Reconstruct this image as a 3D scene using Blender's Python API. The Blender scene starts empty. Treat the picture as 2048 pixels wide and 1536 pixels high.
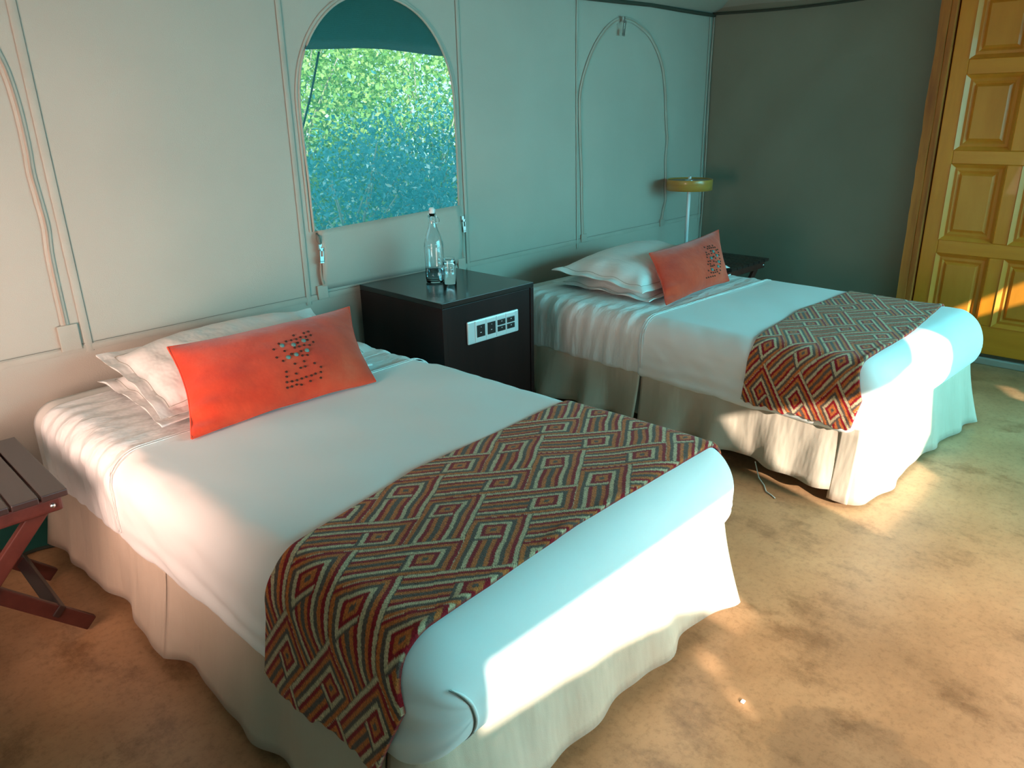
import bpy, bmesh, math, random
import numpy as np
from mathutils import Vector, Matrix, noise

scene = bpy.context.scene
COL = scene.collection
random.seed(4)
RNG = np.random.default_rng(7)

# ------------------------------------------------------------------ camera
CAM = np.array([-1.3081, -2.8138, 1.3707]); YAW, PITCH, ROLL, FOC = 0.7865, -0.3451, -0.0201, 1510.77
fw = Vector((math.sin(YAW)*math.cos(PITCH), math.cos(YAW)*math.cos(PITCH), math.sin(PITCH)))
rt = Vector((math.cos(YAW), -math.sin(YAW), 0)); up = rt.cross(fw)
r2 = rt*math.cos(ROLL)+up*math.sin(ROLL); u2 = -rt*math.sin(ROLL)+up*math.cos(ROLL)
cd = bpy.data.cameras.new('camera'); cam = bpy.data.objects.new('camera', cd); COL.objects.link(cam)
cam.matrix_world = Matrix(((r2.x, u2.x, -fw.x, CAM[0]), (r2.y, u2.y, -fw.y, CAM[1]), (r2.z, u2.z, -fw.z, CAM[2]), (0, 0, 0, 1)))
cd.sensor_fit = 'HORIZONTAL'; cd.sensor_width = 36.0; cd.lens = FOC*36.0/2048; cd.clip_start = 0.05
scene.camera = cam

# ------------------------------------------------------------------ world, sun, daylight, fill lamps, exposure
w = bpy.data.worlds.new('sky'); scene.world = w; w.use_nodes = True
bg = w.node_tree.nodes['Background']; bg.inputs[0].default_value = (0.50, 0.86, 1.0, 1); bg.inputs[1].default_value = 3.0
SUN = Vector((0.357, 0.869, -0.342)).normalized()
ld = bpy.data.lights.new('sun', 'SUN'); ld.energy = 11; ld.angle = math.radians(0.6); ld.color = (1.0, 0.93, 0.80)
so = bpy.data.objects.new('sun', ld); COL.objects.link(so); so.rotation_euler = SUN.to_track_quat('-Z', 'Y').to_euler(); so.location = (-3, -8, 4)
def area(name, loc, target, sx, sy, power, col, spread=180):
    l = bpy.data.lights.new(name, 'AREA'); l.shape = 'RECTANGLE'; l.size = sx; l.size_y = sy; l.energy = power; l.color = col; l.spread = math.radians(spread)
    o = bpy.data.objects.new(name, l); COL.objects.link(o); o.location = loc
    o.rotation_euler = (Vector(target)-Vector(loc)).to_track_quat('-Z', 'Y').to_euler()
    return o
# right: daylight at its opening; other three: added fill lamps on closed canvas
area('fill_front', (1.6, -4.30, 1.42), (0.85, -1.6, 0.2), 3.0, 0.9, 57, (0.17, 0.88, 1.0), 110)
area('daylight_right', (3.30, -3.35, 1.05), (0.6, -0.4, 0.6), 1.0, 1.5, 21, (0.22, 0.88, 0.97))
area('fill_left', (-1.72, -0.92, 0.82), (-0.5, -0.02, 1.1), 1.3, 0.8, 29, (1.0, 0.66, 0.54), 125)
area('fill_high', (1.1, -4.30, 1.55), (0.45, -2.65, 0.0), 1.8, 0.4, 12.5, (1.0, 0.58, 0.37), 46)   # added warm fill aimed down at the floor before the beds
vs = scene.view_settings
vs.view_transform = 'Standard'; vs.look = 'None'; vs.gamma = 1.0; vs.use_curve_mapping = False; vs.exposure = 0.0

# ------------------------------------------------------------------ helpers
def link(o, parent=None):
    COL.objects.link(o)
    if parent is not None: o.parent = parent
    return o
def mesh_obj(name, V, F, mat, parent=None, smooth=False, loc=None):
    me = bpy.data.meshes.new(name); me.from_pydata([tuple(map(float, v)) for v in V], [], [tuple(int(i) for i in f) for f in F]); me.update()
    if mat: me.materials.append(mat)
    if smooth: me.polygons.foreach_set('use_smooth', [True]*len(me.polygons))
    o = bpy.data.objects.new(name, me)
    if loc is not None: o.location = loc
    return link(o, parent)
def bm_obj(name, bm, mat, parent=None, smooth=False):
    me = bpy.data.meshes.new(name); bm.normal_update(); bm.to_mesh(me); bm.free()
    if mat: me.materials.append(mat)
    if smooth: me.polygons.foreach_set('use_smooth', [True]*len(me.polygons))
    return link(bpy.data.objects.new(name, me), parent)
def empty(name, loc=(0, 0, 0), rz=0):
    o = bpy.data.objects.new(name, None); o.location = loc; o.rotation_euler = (0, 0, rz); o.empty_display_size = .1
    return link(o)
def tag(o, label=None, cat=None, group=None, kind=None):
    if label: o['label'] = label
    if cat: o['category'] = cat
    if group: o['group'] = group
    if kind: o['kind'] = kind
    return o
def box_bm(lo, hi, bevel=0.0, seg=2):
    bm = bmesh.new(); bmesh.ops.create_cube(bm, size=1)
    for v in bm.verts:
        v.co = Vector([lo[i]+(v.co[i]+.5)*(hi[i]-lo[i]) for i in range(3)])
    if bevel: bmesh.ops.bevel(bm, geom=bm.edges[:], offset=bevel, segments=seg, profile=.6, affect='EDGES')
    return bm
def box(name, lo, hi, mat, parent=None, bevel=0.0, seg=2):
    return bm_obj(name, box_bm(lo, hi, bevel, seg), mat, parent)
def beam(name, p, q, wd, ht, mat, parent=None, bevel=0.003, side=(0, 1, 0)):
    """straight bar from p to q; wd measured along 'side', ht across"""
    p, q = Vector(p), Vector(q); d = (q-p); L = d.length; d.normalize()
    s = Vector(side); s = (s-d*s.dot(d)).normalized(); n = d.cross(s)
    bm = box_bm((0, -wd/2, -ht/2), (L, wd/2, ht/2), bevel)
    M = Matrix(((d.x, s.x, n.x, p.x), (d.y, s.y, n.y, p.y), (d.z, s.z, n.z, p.z), (0, 0, 0, 1)))
    bm.transform(M)
    return bm_obj(name, bm, mat, parent)
def lathe(name, prof, mat, parent=None, n=40, close=False, loc=(0, 0, 0)):
    V, F = [], []
    for i in range(n):
        a = 2*math.pi*i/n
        for (r, z) in prof: V.append((loc[0]+r*math.cos(a), loc[1]+r*math.sin(a), loc[2]+z))
    m = len(prof)
    for i in range(n):
        j = (i+1) % n
        rng = range(m) if close else range(m-1)
        for k in rng:
            k2 = (k+1) % m
            F.append((i*m+k, j*m+k, j*m+k2, i*m+k2))
    o = mesh_obj(name, V, F, mat, parent, True)
    bm = bmesh.new(); bm.from_mesh(o.data); bmesh.ops.remove_doubles(bm, verts=bm.verts, dist=1e-5); bm.to_mesh(o.data); bm.free()
    return o
def tube(name, pts, rad, mat, parent=None, n=8, flat=1.0, up=None):
    pts = [Vector(p) for p in pts]; V, F = [], []
    m = len(pts)
    for i, p in enumerate(pts):
        t = (pts[min(i+1, m-1)]-pts[max(i-1, 0)]).normalized()
        a = Vector(up) if up else (Vector((0, 0, 1)) if abs(t.z) < .9 else Vector((1, 0, 0)))
        s = t.cross(a).normalized(); b = s.cross(t)
        rr = rad[i] if isinstance(rad, (list, tuple)) else rad
        for k in range(n):
            an = 2*math.pi*k/n
            V.append(p+s*math.cos(an)*rr+b*math.sin(an)*rr*flat)
    for i in range(m-1):
        for k in range(n):
            k2 = (k+1) % n
            F.append((i*n+k, i*n+k2, (i+1)*n+k2, (i+1)*n+k))
    F.append(tuple(range(n))[::-1]); F.append(tuple((m-1)*n+k for k in range(n)))
    return mesh_obj(name, V, F, mat, parent, True)
def fnoise(X, Y, seed=0, octaves=3):
    """cheap smooth 2-D noise on numpy arrays, range about -1..1"""
    rg = np.random.default_rng(seed); out = 0*X; amp = 1.0; tot = 0
    for o in range(octaves):
        for k in range(4):
            a = rg.uniform(0, 2*np.pi); f = 2**o*rg.uniform(.7, 1.3); ph = rg.uniform(0, 6.28)
            out = out+amp*np.sin(2*np.pi*f*(X*np.cos(a)+Y*np.sin(a))+ph)/4
        tot += amp*.6; amp *= .5
    return out/tot

# ------------------------------------------------------------------ materials
def nodes(name):
    m = bpy.data.materials.new(name); m.use_nodes = True
    nt = m.node_tree; return m, nt, nt.nodes['Principled BSDF']
def setv(b, **k):
    for kk, v in k.items():
        nm = {'rough': 'Roughness', 'metal': 'Metallic', 'spec': 'Specular IOR Level', 'sheen': 'Sheen Weight', 'trans': 'Transmission Weight', 'ior': 'IOR', 'coat': 'Coat Weight', 'subs': 'Subsurface Weight'}[kk]
        b.inputs[nm].default_value = v
def simple(name, col, rough=.5, **k):
    m, nt, b = nodes(name); b.inputs['Base Color'].default_value = (*col, 1); setv(b, rough=rough, **k); return m
def tex_noise(nt, scale, detail=3, rough=.5, stretch=None, coord='Object'):
    tc = nt.nodes.new('ShaderNodeTexCoord'); n = nt.nodes.new('ShaderNodeTexNoise')
    n.inputs['Scale'].default_value = scale; n.inputs['Detail'].default_value = detail; n.inputs['Roughness'].default_value = rough
    if stretch:
        mp = nt.nodes.new('ShaderNodeMapping'); mp.inputs['Scale'].default_value = stretch
        nt.links.new(tc.outputs[coord], mp.inputs[0]); nt.links.new(mp.outputs[0], n.inputs['Vector'])
    else: nt.links.new(tc.outputs[coord], n.inputs['Vector'])
    return n
def ramp(nt, src, stops):
    r = nt.nodes.new('ShaderNodeValToRGB'); e = r.color_ramp.elements
    while len(e) < len(stops): e.new(.5)
    for el, (p, c) in zip(e, stops): el.position = p; el.color = (*c, 1)
    nt.links.new(src, r.inputs[0]); return r
def bump(nt, b, src, strength=.2, dist=.01, chain=None):
    bp = nt.nodes.new('ShaderNodeBump'); bp.inputs['Strength'].default_value = strength; bp.inputs['Distance'].default_value = dist
    nt.links.new(src, bp.inputs['Height'])
    if chain: nt.links.new(chain.outputs[0], bp.inputs['Normal'])
    nt.links.new(bp.outputs[0], b.inputs['Normal']); return bp
def fabric(name, c1, c2, scale=3, rough=.9, weave=900, wstr=.25, fold=None, sheen=0.1, foldd=.02, folds=.4):
    m, nt, b = nodes(name)
    n = tex_noise(nt, scale, 4); r = ramp(nt, n.outputs[0], [(.3, c1), (.7, c2)])
    nt.links.new(r.outputs[0], b.inputs['Base Color']); setv(b, rough=rough, spec=.2, sheen=sheen)
    ch = None
    if fold:
        f = tex_noise(nt, fold[0], 3, .5, fold[1]); ch = bump(nt, b, f.outputs[0], folds, foldd)
    wv = tex_noise(nt, weave, 1); bump(nt, b, wv.outputs[0], wstr, .002, ch)
    return m
def wood(name, c1, c2, c3, scale=6, stretch=(1, 1, .08), rough=.45, coat=0.0, bstr=.1, spec=.5):
    m, nt, b = nodes(name)
    n = tex_noise(nt, scale, 8, .65, stretch); r = ramp(nt, n.outputs[0], [(.28, c1), (.5, c2), (.72, c3)])
    nt.links.new(r.outputs[0], b.inputs['Base Color']); setv(b, rough=rough, coat=coat, spec=spec)
    bump(nt, b, n.outputs[0], bstr, .004); return m

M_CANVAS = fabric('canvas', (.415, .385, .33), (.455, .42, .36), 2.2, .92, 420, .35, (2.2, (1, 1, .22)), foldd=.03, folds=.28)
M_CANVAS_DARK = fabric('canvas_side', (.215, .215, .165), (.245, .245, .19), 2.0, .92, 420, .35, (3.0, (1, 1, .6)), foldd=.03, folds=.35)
M_ROOF = fabric('canvas_roof', (.34, .32, .26), (.38, .36, .30), 2, .92, 420, .3, (2.0, (1, 1, 1)), foldd=.03)
M_SEAM = fabric('canvas_seam', (.395, .365, .31), (.45, .415, .355), 6, .9, 500, .3)
M_STITCH = simple('stitching', (.17, .155, .13), .9)
M_ZIPTAPE = fabric('zip_tape', (.36, .28, .22), (.42, .33, .27), 8, .85, 600, .3)
M_EDGE = simple('eave_binding', (.045, .05, .035), .9)
M_GREEN = fabric('green_ground_canvas', (.012, .075, .06), (.02, .11, .085), 3, .7, 400, .3)
M_FLY = fabric('green_flysheet', (.006, .040, .030), (.010, .060, .045), 2, .85, 300, .3)
M_SHEET = fabric('white_sheet', (.80, .79, .78), (.84, .83, .82), 2, .85, 1200, .1, (5.0, (1, 1, 1)), foldd=.012, folds=.25)
M_SHEETW = fabric('white_sheet_creased', (.78, .77, .76), (.83, .82, .81), 2, .85, 1200, .1, (9.0, (1.2, 2.4, .7)), foldd=.02, folds=.75)
M_PILLOW = fabric('pillow_cotton', (.80, .78, .76), (.85, .83, .81), 2, .85, 1200, .1, (8.0, (1.6, .8, 1)), foldd=.02, folds=.7)
M_MATT = fabric('mattress_cover', (.72, .68, .64), (.78, .74, .70), 3, .9, 900, .2)
M_SKIRT = fabric('skirt_fabric', (.53, .415, .315), (.59, .47, .37), 4, .9, 700, .3, (7.0, (1.3, 1.3, .3)), foldd=.03, folds=.6)
M_BASE = fabric('bed_base_fabric', (.6, .6, .58), (.68, .68, .66), 4, .9, 700, .3)
M_DARKWOOD = wood('wenge_veneer', (.009, .003, .0025), (.014, .004, .0035), (.019, .006, .005), 10, (1, 1, .1), .38, 0, .02, .22)
M_DARKTOP = wood('wenge_top', (.010, .008, .007), (.014, .011, .010), (.019, .015, .013), 10, (.15, 1, 1), .20, .15, .02, .4)
M_MAHOG = wood('mahogany', (.045, .010, .008), (.085, .020, .015), (.12, .032, .022), 9, (1, .2, 1), .35, .2, .05)
M_SLAT = wood('dark_slat', (.022, .011, .010), (.035, .017, .015), (.05, .026, .022), 9, (1, .12, 1), .35, .2, .05)
M_DOOR = wood('honey_door_wood', (.66, .21, .010), (.80, .285, .018), (.88, .36, .03), 5, (1, 1, .12), .38, .15, .05)
M_DOORH = wood('honey_door_rail', (.66, .21, .010), (.80, .285, .018), (.88, .36, .03), 5, (1, .12, 1), .38, .15, .05)
M_PANEL = wood('honey_door_panel', (.62, .20, .012), (.74, .265, .022), (.82, .33, .04), 4, (1, 1, .2), .42, .1, .05)
M_ROUGH = wood('rough_post_wood', (.26, .055, .008), (.50, .15, .02), (.64, .22, .035), 12, (1, 1, .1), .6, 0, .3)
M_VENEER = wood('lamp_veneer', (.36, .17, .03), (.50, .26, .05), (.62, .36, .09), 5, (.12, .12, 2.2), .3, .2, .05)
M_STEEL = simple('brushed_steel', (.75, .78, .80), .28, metal=1.0)
M_WHITEMET = simple('white_lamp_pole', (.80, .84, .86), .3)
M_DISC = simple('lamp_diffuser', (.42, .38, .30), .5, trans=.2)
M_ZIPMET = simple('zip_metal', (.62, .63, .62), .35, metal=1.0)
M_BRONZE = simple('bronze_rivet', (.10, .035, .025), .4, metal=.7)
M_TURQ = simple('verdigris_bead', (.10, .22, .20), .45)
M_PLATE = simple('silver_switch_plate', (.62, .66, .68), .35, metal=.35)
M_PLATEMOD = simple('silver_module', (.70, .74, .76), .32, metal=.35)
M_BLACK = simple('black_socket', (.012, .012, .013), .3)
M_CERAMIC = simple('white_stopper', (.80, .82, .82), .3)
M_THREAD = simple('white_thread', (.78, .78, .72), .9)
def m_suede():
    m, nt, b = nodes('orange_suede')
    n = tex_noise(nt, 7, 5, .6); r = ramp(nt, n.outputs[0], [(.30, (.66, .036, .010)), (.55, (.80, .062, .020)), (.75, (.84, .10, .042))])
    nt.links.new(r.outputs[0], b.inputs['Base Color']); setv(b, rough=.85, spec=.2, sheen=.35)
    f = tex_noise(nt, 11, 4, .6); bump(nt, b, f.outputs[0], .35, .012); return m
M_SUEDE = m_suede()
def m_glass(name, col=(.92, .98, 1.0), rough=.0, ior=1.45):
    m, nt, b = nodes(name); b.inputs['Base Color'].default_value = (*col, 1); setv(b, rough=rough, trans=1.0, ior=ior); return m
M_GLASS = m_glass('clear_glass'); M_WATER = m_glass('water', (.75, .93, .97), 0, 1.33)
def m_screen():
    m = bpy.data.materials.new('insect_mesh'); m.use_nodes = True; nt = m.node_tree; nt.nodes.clear()
    out = nt.nodes.new('ShaderNodeOutputMaterial'); mix = nt.nodes.new('ShaderNodeMixShader')
    tr = nt.nodes.new('ShaderNodeBsdfTransparent'); tr.inputs[0].default_value = (.86, 1.0, 1.0, 1)
    tl = nt.nodes.new('ShaderNodeBsdfTranslucent'); tl.inputs[0].default_value = (.05, .62, .78, 1)
    df = nt.nodes.new('ShaderNodeBsdfDiffuse'); df.inputs[0].default_value = (.05, .20, .20, 1)
    ad = nt.nodes.new('ShaderNodeMixShader'); ad.inputs[0].default_value = .6
    nt.links.new(df.outputs[0], ad.inputs[1]); nt.links.new(tl.outputs[0], ad.inputs[2])
    # fine woven threads
    tc = nt.nodes.new('ShaderNodeTexCoord'); sep = nt.nodes.new('ShaderNodeSeparateXYZ'); nt.links.new(tc.outputs['Object'], sep.inputs[0])
    def wave(sock, f):
        a = nt.nodes.new('ShaderNodeMath'); a.operation = 'MULTIPLY'; a.inputs[1].default_value = f; nt.links.new(sock, a.inputs[0])
        s = nt.nodes.new('ShaderNodeMath'); s.operation = 'SINE'; nt.links.new(a.outputs[0], s.inputs[0]); return s
    s1 = wave(sep.outputs[0], 2*math.pi/.006); s2 = wave(sep.outputs[2], 2*math.pi/.0075)
    mx = nt.nodes.new('ShaderNodeMath'); mx.operation = 'MAXIMUM'; nt.links.new(s1.outputs[0], mx.inputs[0]); nt.links.new(s2.outputs[0], mx.inputs[1])
    mr = nt.nodes.new('ShaderNodeMapRange'); mr.inputs[1].default_value = -.6; mr.inputs[2].default_value = 1; mr.inputs[3].default_value = .22; mr.inputs[4].default_value = .42
    nt.links.new(mx.outputs[0], mr.inputs[0]); nt.links.new(mr.outputs[0], mix.inputs[0])
    nt.links.new(tr.outputs[0], mix.inputs[1]); nt.links.new(ad.outputs[0], mix.inputs[2]); nt.links.new(mix.outputs[0], out.inputs[0]); return m
M_SCREEN = m_screen()
def m_leaf(name, c1, c2, c3):
    m = bpy.data.materials.new(name); m.use_nodes = True; nt = m.node_tree; b = nt.nodes['Principled BSDF']
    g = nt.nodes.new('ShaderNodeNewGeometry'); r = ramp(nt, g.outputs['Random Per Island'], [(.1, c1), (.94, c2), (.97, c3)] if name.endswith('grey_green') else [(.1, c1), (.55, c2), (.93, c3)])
    nt.links.new(r.outputs[0], b.inputs['Base Color']); setv(b, rough=.45)
    tl = nt.nodes.new('ShaderNodeBsdfTranslucent'); nt.links.new(r.outputs[0], tl.inputs[0])
    mix = nt.nodes.new('ShaderNodeMixShader'); mix.inputs[0].default_value = .4; out = nt.nodes['Material Output']
    nt.links.new(b.outputs[0], mix.inputs[1]); nt.links.new(tl.outputs[0], mix.inputs[2]); nt.links.new(mix.outputs[0], out.inputs[0]); return m
M_LEAF = m_leaf('leaf_green', (.16, .34, .08), (.28, .48, .12), (.50, .60, .22))
M_LEAF_SHADED = m_leaf('leaf_shaded_grey_green', (.07, .29, .31), (.10, .35, .38), (.85, .88, .80))  # bluish shade and pale sunlit flecks are put into the leaf colour
M_TWIG = simple('pale_twig', (.42, .37, .28), .8)
def m_floor():
    m, nt, b = nodes('polished_concrete')
    tc = nt.nodes.new('ShaderNodeTexCoord')
    n1 = tex_noise(nt, 1.3, 8, .62); n2 = tex_noise(nt, 5, 10, .72, (1, .7, 1)); n3 = tex_noise(nt, 55, 6, .75)
    r1 = ramp(nt, n1.outputs[0], [(.30, (.30, .15, .068)), (.5, (.46, .245, .12)), (.70, (.57, .33, .17))])
    r2 = ramp(nt, n2.outputs[0], [(.36, (.50, .46, .42)), (.48, (.95, .95, .95)), (.56, (1, 1, 1)), (.68, (1.14, 1.12, 1.08))])
    r3 = ramp(nt, n3.outputs[0], [(.36, (.74, .70, .66)), (.5, (1, 1, 1)), (.8, (1.05, 1.05, 1.05))])
    def mul(a, c, f=1.0):
        x = nt.nodes.new('ShaderNodeMix'); x.data_type = 'RGBA'; x.blend_type = 'MULTIPLY'; x.inputs[0].default_value = f
        nt.links.new(a, x.inputs[6]); nt.links.new(c, x.inputs[7]); return x.outputs[2]
    c = mul(mul(r1.outputs[0], r2.outputs[0], .8), r3.outputs[0], .7)
    # one old grey patch of repaired screed beside the near bed
    vm = nt.nodes.new('ShaderNodeVectorMath'); vm.operation = 'DISTANCE'; vm.inputs[1].default_value = (.16, -2.36, 0)
    nz = tex_noise(nt, 9, 5, .6); ml = nt.nodes.new('ShaderNodeVectorMath'); ml.operation = 'SCALE'; ml.inputs[3].default_value = .16
    nt.links.new(nz.outputs['Color'], ml.inputs[0]); ad = nt.nodes.new('ShaderNodeVectorMath'); ad.operation = 'ADD'
    nt.links.new(tc.outputs['Object'], ad.inputs[0]); nt.links.new(ml.outputs[0], ad.inputs[1]); nt.links.new(ad.outputs[0], vm.inputs[0])
    rp = ramp(nt, vm.outputs['Value'], [(.185, (.74, .76, .80)), (.21, (1, 1, 1))])
    c = mul(c, rp.outputs[0], .8)
    nt.links.new(c, b.inputs['Base Color'])
    rr = nt.nodes.new('ShaderNodeMapRange'); rr.inputs[3].default_value = .28; rr.inputs[4].default_value = .5
    nt.links.new(n2.outputs[0], rr.inputs[0]); nt.links.new(rr.outputs[0], b.inputs['Roughness']); setv(b, spec=.45)
    bump(nt, b, n2.outputs[0], .08, .01); return m
M_FLOOR = m_floor()
M_GROUND = fabric('dry_ground', (.20, .15, .09), (.32, .25, .15), 3, .95, 60, .5)

# ------------------------------------------------------------------ the setting
R = 3.402; XL = -1.80; YF = -4.42; EAVE = 1.94
# window arch on the back wall
WCX, WHW, WTOP, WSPR = .765, .405, 1.835, 1.40
def arch(x):
    d = min(1.0, abs(x-WCX)/WHW); return WSPR+(WTOP-WSPR)*math.sqrt(max(0, 1-d**2.15))
def sill(x): return .92+.03*(x-.36)/.81
def wall_y(x, z):
    """gentle slack of the canvas"""
    return .007*noise.noise((x*2.2, z*.7, 3.1))+.004*noise.noise((x*7, z*1.1+4, 1.7))*max(0, (z-1.1))
fl = box('floor', (XL-.1, YF-.1, -.06), (R+.12, .10, 0), M_FLOOR); tag(fl, kind='structure')
def build_back_wall():
    V, F = [], []
    xs = [x for x in np.arange(XL-.06, R+.06, .03)]
    xs = sorted(set([round(x, 4) for x in xs if not (WCX-WHW-.012 < x < WCX+WHW+.012)]+[round(WCX-WHW*math.cos(math.pi*k/48), 5) for k in range(49)]+[R]))
    def add(x, z): V.append((x, wall_y(x, z), z)); return len(V)-1
    strips = []
    nl, nu = 20, 26
    cols_full, cols_lo, cols_up = [], [], []
    prev = None
    for x in xs:
        inside = WCX-WHW-1e-4 <= x <= WCX+WHW+1e-4
        zs_lo = [sill(x)*k/nl for k in range(nl+1)]
        za = arch(x)
        zs_up = [za+(EAVE-za)*k/8 for k in range(9)]
        zs_side = [sill(x)+(WSPR-sill(x))*k/16 for k in range(17)]
        lo = [add(x, z) for z in zs_lo]; hi = [add(x, z) for z in zs_up]
        mid = None
        if not inside or abs(x-(WCX-WHW)) < 1e-4 or abs(x-(WCX+WHW)) < 1e-4:
            zz = [sill(x)+(za-sill(x))*k/16 for k in range(17)]
            mid = [lo[-1]]+[add(x, z) for z in zz[1:-1]]+[hi[0]]
        cur = (lo, hi, mid)
        if prev:
            def quads(a, b):
                for k in range(len(a)-1): F.append((a[k], b[k], b[k+1], a[k+1]))
            quads(prev[0], lo); quads(prev[1], hi)
            if prev[2] and mid and not (abs(x-(WCX+WHW)) < 1e-4): quads(prev[2], mid)
        prev = cur
    return mesh_obj('wall_back', V, F, M_CANVAS, None, True)
wb = build_back_wall(); tag(wb, kind='structure')
def wall_strip(name, pts, wd, th, mat, parent, off=0.004):
    """flat strip lying on the back wall along (x,z) points"""
    P = [np.array((x, wall_y(x, z)-off, z)) for x, z in pts]; V, F = [], []
    for i, p in enumerate(P):
        t = P[min(i+1, len(P)-1)]-P[max(i-1, 0)]; t = t/np.linalg.norm(t); n = np.array((-t[2], 0, t[0]))
        for s, d in ((-.5, 0), (-.36, -th), (.36, -th), (.5, 0)): V.append(p+n*wd*s+np.array((0, d, 0)))
    for i in range(len(P)-1):
        for k in range(3): F.append((i*4+k, i*4+k+1, i*4+5+k, i*4+4+k))
    return mesh_obj(name, V, F, mat, parent, True)
def lin(x0, z0, x1, z1, n=24): return [(x0+(x1-x0)*k/n, z0+(z1-z0)*k/n) for k in range(n+1)]
for x0, x1, wd in ((-.57, -.56, .026), (.315, .305, .022), (1.205, 1.215, .02), (2.045, 2.065, .014), (3.36, 3.375, .02)):
    wall_strip('seam', lin(x0, EAVE-.01, x1, .62), wd, .0015, M_SEAM, wb)
    wall_strip('stitch', lin(x0+wd*.5, EAVE-.01, x1+wd*.5, .62), .0025, .0006, M_STITCH, wb, .0035)
wall_strip('seam', [(x, .632+.018*(x+.8)/1.0*.55) for x in np.linspace(XL, R-.005, 60)], .022, .0012, M_SEAM, wb)
wall_strip('stitch', [(x, .648+.018*(x+.8)/1.0*.55) for x in np.linspace(XL, R-.005, 60)], .0018, .0005, M_STITCH, wb, .0045)
# other walls
def sheet_wall(name, f, nu, nv, mat):
    V = [f(i/nu, j/nv) for i in range(nu+1) for j in range(nv+1)]
    F = [(i*(nv+1)+j, (i+1)*(nv+1)+j, (i+1)*(nv+1)+j+1, i*(nv+1)+j+1) for i in range(nu) for j in range(nv)]
    o = mesh_obj(name, V, F, mat, None, True); return tag(o, kind='structure')
def wr_x(y, z): return R+.012*noise.noise((y*1.6, z*1.3, 9.0))+.006*noise.noise((y*4+z*3, z*2, 5.0))
DOOR_Y0, OPEN_Y0, OPEN_Y1 = -1.44, -2.75, -3.95
V = []; F = []
def quad_grid(u0, u1, z0, z1, fn, nu, nv):
    b = len(V)
    for i in range(nu+1):
        for j in range(nv+1): V.append(fn(u0+(u1-u0)*i/nu, z0+(z1-z0)*j/nv))
    for i in range(nu):
        for j in range(nv): F.append((b+i*(nv+1)+j, b+(i+1)*(nv+1)+j, b+(i+1)*(nv+1)+j+1, b+i*(nv+1)+j+1))
fr = lambda y, z: (wr_x(y, z), y, z)
quad_grid(.05, OPEN_Y0, 0, EAVE+.03, fr, 60, 40); quad_grid(OPEN_Y0, OPEN_Y1, 0, .25, fr, 10, 4); quad_grid(OPEN_Y0, OPEN_Y1, 1.85, EAVE, fr, 10, 3); quad_grid(OPEN_Y1, YF, 0, EAVE, fr, 8, 20)
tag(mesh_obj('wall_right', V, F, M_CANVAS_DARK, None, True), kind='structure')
V = []; F = []
fl_ = lambda y, z: (XL, y, z)
quad_grid(0, YF, 0, EAVE, fl_, 12, 8)
tag(mesh_obj('wall_left', V, F, M_CANVAS, None, True), kind='structure')
# unseen front wall, closed but for gaps shaped to cast the sun patches
def back_to_front(x, z, y0=-2.07):
    t = (YF-y0)/SUN.y; return (x+SUN.x*t, z+SUN.z*t)
GAPS = [
    [(-.60, .30), (-.60, .475), (.45, .45), (.45, .02), (.33, .02), (.24, .12), (.10, .18)],
    [(1.16, -.02), (1.02, .45), (1.55, .50), (1.66, .585), (1.84, .585), (1.93, .50), (1.90, .12), (1.75, -.02)],
    [(3.20, .36), (3.14, .40), (3.42, .56), (3.42, .42)],
    [(2.93, -.07), (2.90, -.02), (3.00, .02), (3.06, .00)],
    [(.150, .00), (.150, .03), (.205, .03), (.205, .0)],
    [(.14, -.05), (.13, -.02), (.175, -.02), (.175, -.05)],
]
def build_front():
    bm = bmesh.new()
    def loop(pts, y): return [bm.verts.new((x, y, z)) for x, z in pts]
    outer = [(XL, 0), (R, 0), (R, EAVE), (XL, EAVE)]
    loops = [outer, [(.85, .62), (2.95, .62), (2.95, 1.86), (.85, 1.86)]]
    gl = [[back_to_front(x, z) for x, z in g] for g in GAPS]
    # only the gaps are cut, their outlines traced back from the sun patches
    edges = []
    for lp in [outer]+gl:
        vs_ = loop(lp, YF)
        for i in range(len(vs_)): edges.append(bm.edges.new((vs_[i], vs_[(i+1) % len(vs_)])))
    bmesh.ops.triangle_fill(bm, use_beauty=True, use_dissolve=False, edges=edges)
    return bm_obj('wall_front', bm, M_CANVAS)
tag(build_front(), kind='structure')
# hipped canvas roof
RZ = 3.0
EO = .16   # the roof runs on past the walls
A = [(XL-EO, EO, EAVE-EO*.5), (R+EO, EO, EAVE-EO*.5), (R+EO, YF-EO, EAVE-EO*.5), (XL-EO, YF-EO, EAVE-EO*.5), (XL+1.6, -2.2, RZ), (R-1.6, -2.2, RZ)]
me_roof = mesh_obj('ceiling', A, [(0, 1, 5, 4), (1, 2, 5), (2, 3, 4, 5), (3, 0, 4)], M_ROOF)
bm = bmesh.new(); bm.from_mesh(me_roof.data); bmesh.ops.subdivide_edges(bm, edges=bm.edges[:], cuts=14, use_grid_fill=True)
for v in bm.verts:
    if v.co.z > EAVE+.06: v.co.z += .012*noise.noise(v.co*2.0)-.03*math.sin(min(1, (v.co.z-EAVE)/(RZ-EAVE))*math.pi)
bm.to_mesh(me_roof.data); bm.free(); tag(me_roof, kind='structure')
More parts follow.
